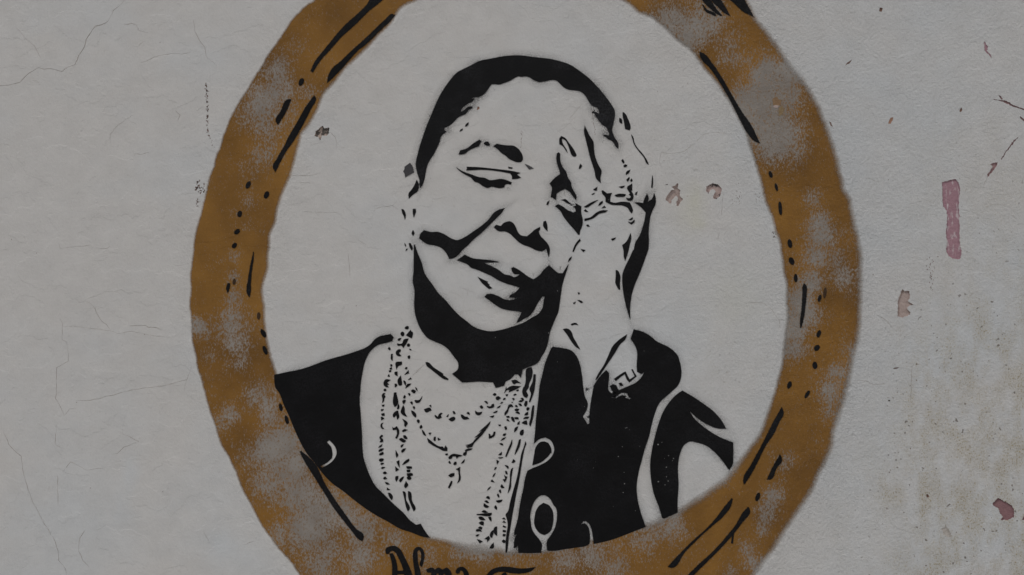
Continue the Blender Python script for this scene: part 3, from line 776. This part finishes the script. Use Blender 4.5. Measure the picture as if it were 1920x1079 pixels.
hand = part('hand', """d 860,165 880,205 920,290 975,380 985,480 1000,580 1040,690 1090,790 1075,880 1080,948 1050,925 1020,890 1000,800 970,700 940,610 910,490 880,370 852,220""", mist=0.4)
part('fingernail', "d 515,330 535,305 580,325 640,400 700,480 745,565 735,585 710,588 680,565 655,500 630,430 590,360 550,335 540,360 560,420 600,480 625,540 590,490 555,440 510,415", parent=hand)
part('knuckle_shadow', "b 1340,968 1370,985 1400,1030 d 1440,30 1475,110 1490,200 1480,222 1420,205 1405,110 1385,10", parent=hand)
for t_ in PL("""d 780,760 785,720 800,690 822,715 800,750 | 1500,280 1525,310 1545,390 1590,470 1660,550 1720,640 1745,695 1730,690 1680,600 1600,500 1540,410 1520,340
| 1795,845 1803,900 1798,1015 1780,1018 1788,930 | 1340,55 1360,60 1378,130 1360,128 1338,95
| f 850,360 950,300 1050,262 960,325 870,368 | f 858,525 930,510 1030,435 1090,410 1175,410 1160,425 1060,455 980,515 900,545 858,555
| f 1050,345 1070,300 1105,280 1110,300 1080,330 | f 850,410 870,395 905,428 865,425 | f 1095,380 1130,345 1152,368 | f 880,615 905,605 928,632 895,630
| f 1225,805 1290,785 1275,810 1245,828 | f 1495,725 1502,790 1480,890 1455,1000 h 1440,90 1418,145 1400,80 f 1400,980 1380,890 1430,850
| f 790,805 802,830 755,880 705,985 690,975 735,870 | f 805,945 868,960 840,985 | h 630,160 650,110 680,90 665,130 | h 1290,275 1310,280 1345,340 1345,480 1348,545 1330,545 1285,450 1290,370
| h 765,585 790,590 785,610 772,612 | h 760,690 810,700 835,720 810,732 | h 700,730 735,715 720,740 705,742 | h 668,1025 700,1010 745,1012 765,1035 740,1030 710,1030 680,1042
| j 605,145 660,135 735,195 750,250 800,340 858,445 800,410 740,340 670,230"""):
    paint('hand_line', smooth(t_), M_black, hand, PY, 0.7, base=pb, raw=True)
brac = part('bracelet', "f 1095,140 1110,132 1165,175 1235,170 1215,215 1210,290 1270,305 1380,290 1480,300 1510,360 1527,410 1510,450 1495,435 1450,370 1400,345 1220,325 1150,290 1145,225 1100,170")
for t_ in PL("""d 1370,640 1385,625 1408,670 1395,682 | 1395,715 1420,695 1447,708 1430,732 1405,732 | 1430,840 1435,800 1488,772 1470,815 | 1435,910 1475,870 1480,885 1455,935 | 1490,920 1505,893 1522,915 1500,940
| f 980,120 1035,82 1025,135 985,128 | f 955,185 1000,165 985,185 960,192 | f 1275,200 1320,183 1425,185 1420,205 1340,220 1290,215 | f 1335,82 1415,68 1400,90 1370,102
| f 1445,100 1515,40 1515,135 1495,130 1530,190 1530,240 1510,270 1440,255 1435,235 1490,240 1500,215 1470,190 1490,175 1470,145
| f 1555,190 1565,165 1588,150 1575,195 | f 1470,540 1520,505 1525,525 1490,545 | f 1460,568 1500,575 1545,540 1552,555 1505,605""".replace('| 1395', '| d 1395').replace('| 1430', '| d 1430').replace('| 1435', '| d 1435').replace('| 1490', '| d 1490')):
    paint('bracelet_bead', smooth(t_, 80), M_black, brac, PY, 0.7, base=pb, raw=True)

jack = part('jacket', """j 455,410 600,430 690,450 770,500 820,580 855,670 880,800 910,1070 p 80,30 100,120 130,190 120,260 75,340 130,430 150,420 158,250 175,130 200,0
j 1060,1000 1110,920 1170,840 1250,760 1290,800 1290,900 1280,970 1280,1020 p 355,20 370,55 420,90 470,105 385,125 430,132 425,158 490,115 530,112 560,135 600,148 628,132 595,122 575,75 510,72 450,72 400,45 385,5
j 1305,1000 1350,970 1400,985 1425,1040 1440,1062 1560,1010 1680,955 1760,890 1825,790 1770,810 1715,780 1710,680 1715,600 1715,480 1690,400 1620,290 1665,150
k 200,185 300,240 420,335 560,400 650,460 720,540 755,640 775,740 770,880 730,980 640,1070 p 1040,90 935,190 890,290 850,430 820,560 780,680 740,820 700,980 u 680,130 690,280 720,410 780,590 600,660 400,735 200,782
190,700 175,620 150,560 110,525 80,530 50,570 95,552 125,575 150,640 155,720 150,780 130,795 0,822 t 1600,680 1360,705 1330,700 1325,570 1380,480 1430,400 1465,290 1478,180 1450,50 s 1430,870 1380,780 1300,715 1240,712 1170,760 1110,850 1085,930 1070,1040
t 1080,280 1100,390 1150,470 1200,530 1240,590 1235,735 1100,740 900,735 895,690 890,625 860,655 830,665 835,560 850,500 875,460 835,470 835,430 860,340 890,220 905,120 s 940,750 970,620 1000,450 1030,350 1110,310 1230,260 1340,195 1410,110 1435,30
o 1420,880 1380,810 1300,765 1220,785 1130,855 1145,700 1165,450 1200,150 1210,20 j 290,850 350,620 400,500 440,420""", M_jacket, mist=0.8)
part('jacket_front', ["""l 115,830 300,790 500,750 700,685 800,645 1000,580 1200,525 1350,475 1470,430 1560,370 1630,290 1690,255 1800,230 1860,220 1900,265 1880,320 1800,345 1680,375 1540,490 1470,640 1430,820 1410,950 1400,1075
m 1390,200 1405,400 1425,700 1435,950 1450,1075 q 1120,160 1160,260 1220,370 1310,460 1420,570 1550,690 1600,750 1680,810 1730,798 1760,850 1830,950 1780,945 1620,890 1500,850 1380,780 1250,710 1130,635 1000,540 850,420 750,350 640,240 600,190 550,120
m 600,1000 540,900 480,780 400,600 330,430 260,280 190,100 130,10 l 120,950""",
 "m 905,835 940,810 990,860 1040,940 1048,1000 q 785,10 750,80 690,130 625,165 605,150 680,110 735,60 740,10 m 985,990 960,900 920,855"], M_jacket, jack, mist=0.8)
part('jacket_sleeve', """p 1195,50 1290,105 1420,190 1550,290 1630,380 1685,475 1600,475 1500,440 1380,370 1300,300 1270,265 1310,340 1400,430 1500,505 1620,575 1765,635 1765,780 1755,890 1720,940 1640,830 1560,740 1450,660 1350,630 1280,620 1215,660 1170,750 1145,900 1145,1000
u 1150,100 1140,300 1140,430 990,497 970,490 930,360 880,230 845,60 p 840,1000 835,880 850,740 890,560 930,420 980,290 1050,180 1130,95""", M_jacket, jack, mist=0.9)
part('button', "t 1290,470 1370,420 1410,320 1420,220 1400,90 1350,20 s 1350,860 1270,830 1210,870 1160,950 1140,1040 t 1135,300 1170,390 1230,450", M_jacket, jack)
part('button', "o 1280,830 1340,850 1385,930 1390,1010 s 1385,70 1330,140 1230,220 1105,265 1130,120 1150,0 o 1140,960 1170,890 1220,840", M_jacket, jack)
part('cuff_line', "j 1090,900 1130,820 1220,680 1290,530 1350,400 1440,310 1560,225 1540,290 1460,370 1380,500 1300,620 1220,740 1130,870 1100,905", parent=jack)
part('brooch', ["j 1370,890 1500,800 1540,780 1555,810 1600,900 1680,850 1630,750 1645,745 1705,850 1600,940 1570,910 1530,815 1480,850 1395,920", "j 1440,955 1475,945 1505,990 1460,990"], parent=jack, corner=30)
for t_ in PL("""j 55,745 130,712 145,760 135,870 90,990 o 1050,10 1010,80 1040,130 1015,175 985,160 955,90 975,0 j 5,1060 45,940 48,800
| j 165,820 195,825 185,980 170,1075 o 1140,30 1110,140 1070,240 1055,235 1075,80 j 110,1070 150,930 | o 1110,290 1130,290 1120,430 1090,560 1075,600 1065,590 1080,480 1095,350
| o 1000,830 1010,850 s 990,0 950,200 920,400 890,560 860,700 830,870 800,1030 t 780,330 750,500 735,660 722,735 705,730 705,600 720,450 738,300 715,200 705,170 740,120 s 770,830 820,640 870,470 910,270 955,50 o 975,920
| o 800,795 800,860 760,960 715,1060 700,1050 745,930 785,840 | o 930,795 915,890 880,970 840,1030 850,980 885,880 905,800 | s 815,305 800,380 785,500 780,600 735,690 755,590 770,480 775,370 800,310"""):
    paint('placket_line', smooth(t_), M_black, jack, PY, 0.7, base=pb, raw=True)

neck = part('necklace', "n 1755,525 1740,570 1680,660 1620,740 1560,800 1505,860 1480,910 1410,922 1390,905 1430,893 1380,882 1440,870 1480,850 1530,790 1580,745 1515,770 1590,705 1630,660 1585,685 1630,640 1700,580")
for t_ in ("n 1375,960 1400,942 1485,932 1470,950 1400,970 1395,1020 1375,1042 1345,1030 1350,1000 1380,985",
 "n 808,780 840,800 900,850 1000,905 1040,905 1060,935 1080,890 1110,925 1105,970 1060,968 980,930 900,890 825,840"): part('necklace_strand', t_, parent=neck)
pen = ("r 1128,150 1150,120 1210,95 1245,100 1330,118 1310,132 1280,135 1250,165 1235,130 1190,130 1170,165 1135,172", "r 1240,325 1300,290 1295,370 1308,440 1300,490 1258,535 1280,470 1275,345",
 "r 1125,420 1165,390 1215,385 1210,425 1160,445", "r 1165,500 1185,505 1165,570 1140,612 1120,600")
part('pendant', pen[0], parent=neck)
for t_ in pen[1:]: part('pendant_drop', t_, parent=neck)
def tiled(key, text): return [P(key + ' ' + c) for c in text.split('|') if c.strip()]
BEADS = tiled('i', """150,130 165,108 205,103 212,125 185,148|98,190 115,182 140,200 140,235 125,250 100,240|172,235 240,155 250,180 262,185 258,280 225,265|45,305 60,285 100,278 85,305 60,318|35,360 110,360 140,300 208,285 180,350 130,425 105,390 45,388
|190,370 215,360 230,380 215,405 190,400|218,440 235,440 252,455 235,460|18,500 70,445 90,450 88,480 60,500 100,545 60,548 25,525|200,545 230,540 228,580 215,592 198,575|15,650 105,630 108,670 50,700 28,745 18,700|155,735 165,715 190,715 185,740 165,748
|0,790 40,780 42,845 5,825|145,830 205,760 215,805 180,815|45,920 90,840 102,900 98,985 80,990|200,905 240,868 255,890 225,898|130,915 145,915 168,950 165,990 150,970|160,1030 195,965 248,962 210,1000|0,965 25,962 38,990 5,1015
|1750,915 1800,903 1890,955 1830,950 1790,968|1670,1005 1675,1040 1740,1000 1890,1000 1845,1030 1710,1090 1720,1055 1690,1055 1640,1108 1660,1050""")
BEADS += tiled('n', """630,15 650,30 662,70 640,50|565,70 590,50 635,70 620,105 595,98|520,110 540,103 555,130 540,145|455,150 470,133 485,155 465,185 452,180|435,230 455,205 485,210 475,245 455,268|550,240 580,228 592,255 580,278|590,310 610,298 625,325 610,348
|570,365 590,370 640,455 630,468 600,440 572,385|655,505 675,498 695,525 680,555 662,540|705,590 718,580 735,605 715,638 700,630|730,655 750,670 790,740 765,735 735,690|620,208 690,205 735,145 715,205 685,245 630,240|760,345 855,330 872,360 780,385|838,290 862,280 870,318
|918,430 935,435 965,465 985,420 1020,400 1035,408 1010,445 1028,465 970,490 930,465|1095,460 1110,435 1128,422 1115,460|1190,375 1210,375 1230,412 1210,418|1128,495 1165,470 1220,465 1228,485 1170,525|1312,425 1340,430 1370,455 1410,460 1435,488 1350,495 1320,465
|1398,405 1418,385 1445,408 1440,428|1525,365 1560,390 1630,382 1620,410 1575,435 1535,415|1600,295 1620,288 1648,320 1630,335 1605,325|1662,228 1685,222 1715,250 1710,268|1700,295 1760,300 1780,270 1805,265 1810,300 1760,328 1710,315|1790,125 1815,103 1845,118 1830,140 1805,138
|1835,175 1860,150 1910,175 1890,195 1850,207|1850,330 1870,305 1905,290 1900,310|1795,400 1815,382 1860,368 1850,390|1745,455 1810,437 1795,468|828,700 865,695 850,735|910,760 935,760 930,820 908,815|965,770 1008,795 970,815|1075,1015 1110,1005 1118,1030 1090,1035
|310,95 345,95 352,290 320,310 305,280|380,265 390,310 375,345 355,340 365,300|295,450 350,370 370,365 378,480 358,500 345,430 310,470|450,285 468,330 470,390 505,455 460,440 412,385 420,345|435,490 480,515 512,545 485,610 470,600 465,545
|285,610 300,625 350,600 385,660 385,710 355,785 330,775 355,720 350,650 295,658|430,670 460,645 515,655 480,672 440,682|450,740 470,735 512,780 500,790 455,770|385,795 405,780 490,815 470,838 400,810|410,895 430,875 455,870 435,905 415,918|420,980 445,940 490,932 465,970 430,998|335,960 350,985 372,1040 350,1070 340,1040
|155,55 180,38 198,60 180,75 160,70|130,130 150,105 178,105 165,130 182,160 165,180 158,225 135,248 140,190|128,280 165,275 160,300 135,302|115,345 155,345 145,362 120,375|120,412 165,402 170,440 130,440|115,460 135,462 165,485 120,510|108,590 125,555 150,548 130,580 140,615 160,630 145,640 115,618
|92,770 105,745 135,730 145,745 115,770 145,800 145,830 95,838 110,805|78,920 95,895 135,868 125,900|80,970 105,940 155,930 140,960 85,982|85,1030 100,1005 145,985 155,1010 130,1030""")
BEADS += tiled('l', "1818,435 1835,412 1858,440 1845,460|1865,518 1888,515 1885,618 1870,605|1850,675 1875,670 1882,695 1860,705|1840,735 1870,712 1878,740 1850,748|1832,765 1865,758 1860,785 1835,785|1812,850 1832,815 1845,858|1762,990 1780,900 1855,905 1830,925 1800,945 1835,970 1800,980 1830,1015 1790,1010")
BEADS += tiled('r', """85,185 105,165 155,168 150,195 100,208|108,240 130,228 158,235 140,255 115,255|118,302 140,290 178,295 160,308 125,318|142,380 175,358 205,382 180,398 155,392|150,462 178,435 205,465 160,475|175,515 215,525 248,550 195,550|205,600 255,635 205,638|220,680 245,680 290,755 275,785 240,740
|348,210 388,190 392,300 375,270|330,285 385,330 335,358|430,262 490,190 535,168 540,190 500,230|497,280 578,285 575,315 500,305|500,335 552,332 552,362 505,368|503,388 590,395 592,418 510,425|503,440 560,440 570,465 540,485 510,470|340,430 375,425 370,465 345,510 335,490|390,505 430,445 458,435 440,480 405,522|488,505 522,565 485,608 470,595
|440,658 460,658 490,780 540,930 518,955 495,900 470,780|520,655 540,658 580,800 625,935 605,955 560,850 525,750|1128,210 1140,198 1165,235 1140,238|1200,250 1220,215 1245,215 1245,250 1225,262|1315,240 1340,205 1370,175 1355,225""")
BEADS += tiled('o', """862,62 895,48 902,62 870,75|818,135 850,112 868,125 840,140|705,125 740,120 725,150 710,145|665,205 675,180 705,178 695,200|800,185 830,180 838,195 820,210|790,240 812,238 808,252|928,178 960,175 980,210 965,215|895,230 930,208 963,220 950,235|893,262 930,262 948,292 930,298|1000,220 1028,225 1020,290 1000,305 985,290
|625,260 640,240 665,235 650,255|760,275 800,278 815,310 775,310 735,390 695,440 688,425 730,340|845,285 870,285 885,310 850,308|838,350 870,335 905,345 895,365 845,365|850,395 885,380 915,405 910,418|1015,350 1030,315 1062,325 1055,350 1030,368|985,435 1005,400 1040,385 1035,430|712,450 760,450 762,470 720,468|785,465 810,460 830,490 840,535 820,530 790,490|835,465 895,475 895,495 840,485
|715,505 735,490 762,525 730,518|968,490 990,465 1055,458 1045,480 990,488|945,550 985,520 1020,515 1028,575 990,570|880,575 885,545 915,525 900,575|832,690 845,625 890,602 870,660|925,730 945,655 970,650 975,690 945,738|592,578 632,575 630,592 605,595|690,605 710,598 722,645 700,655|660,735 675,712 712,710 690,745|632,815 660,780 708,765 680,795|612,855 660,862 665,885 630,878
|450,715 465,715 480,745 510,730 535,680 552,685 535,745 500,770 455,785|595,1030 620,1005 645,985 640,1030""")
BEADS += tiled('s', """595,150 640,145 668,145 650,158 605,160|568,185 605,205 575,255|535,335 545,298 570,295 555,325|508,440 530,395 552,380 540,410 520,440|480,505 500,478 535,520 505,515|425,645 445,610 485,580 460,620|412,755 425,730 465,745 460,775 440,765|388,805 405,790 455,825 440,830|375,875 380,835 455,885 440,898|345,960 370,940 440,970 390,978|270,998 495,978 495,990 272,1010
|690,265 725,268 750,300 740,318|695,350 715,352 735,400 715,400|680,405 700,430 728,435 710,490 690,520 663,480 700,470|628,590 645,550 685,600 650,608|605,640 625,628 635,670 625,685|578,700 590,688 607,740 598,750|560,795 655,780 645,805 570,815|535,890 555,865 575,900 570,932 545,915|795,225 820,175 850,200 825,230""")
BEADS += tiled('t', """298,205 320,195 380,220 400,245 350,248 310,230|445,205 480,200 492,240 488,268 460,240|302,290 350,265 370,270 372,328 340,320|292,365 315,345 355,360 345,390 310,375|258,410 262,395 335,400 345,420 310,415 270,418|258,480 275,465 310,462 290,488 265,492|275,535 310,545 360,568 315,595|388,530 450,485 468,520 430,575 425,540|480,505 500,410 528,395 520,450 500,515|550,350 575,345 575,480 560,475|462,670 490,620 525,585 515,670
|652,230 680,208 705,240|657,280 680,255 708,290|662,345 670,328 715,350 700,360|662,425 665,395 712,405 705,425|660,485 668,455 705,462 690,492|648,565 675,540 702,565 690,588 660,582""")
for lp in BEADS:
    paint('bead', smooth(lp, 85, 2.0), M_black, neck, PY, 0.6, base=pb, raw=True)

V, F, n0 = [], [], 0
for x, y, r_ in ((555, 470, 4), (570, 467, 5), (600, 488, 3), (520, 680, 5), (475, 790, 6), (922, 655, 8), (1040, 780, 6), (1095, 812, 6), (1085, 836, 4), (995, 810, 3), (1015, 910, 6), (1017, 1018, 6), (925, 1072, 8), (540, 968, 4), (195, 918, 4), (965, 630, 4), (1000, 1108, 5), (1035, 1065, 6), (545, 1095, 6), (530, 1195, 5)):
    e = ell('p', x, y, r_, r_ * 0.9, 0, 6)
    V.append(world(e, -0.0021)); F.append(tuple(n0 + k for k in range(5, -1, -1))); n0 += 6
fl = link('paint_fleck', np.concatenate(V), F, M_fleck, jack, None, pb); fl['kind'] = 'stuff'

# mist of spray that crept past the stencil
V, A_, F, n0 = [], [], [], 0
for lp, k_ in BIG:
    nr = normals(lp); n = len(lp)
    for s0, s1, a0, a1 in ((0.0, 4.0, 0.85, 0.36), (4.0, 14.0, 0.36, 0.0)):
        V += [world(lp + nr * s0, -0.0003 - 0.00002 * s0), world(lp + nr * s1, -0.0003 - 0.00002 * s1)]
        A_ += [np.full(n, a0 * k_), np.full(n, a1 * k_)]
        F += [(n0 + q, n0 + (q + 1) % n, n0 + n + (q + 1) % n, n0 + n + q) for q in range(n)]
        n0 += 2 * n
ov = link('overspray', np.concatenate(V), F, M_mist, por, {'cover': np.concatenate(A_)}, pb)
ov['kind'] = 'stuff'
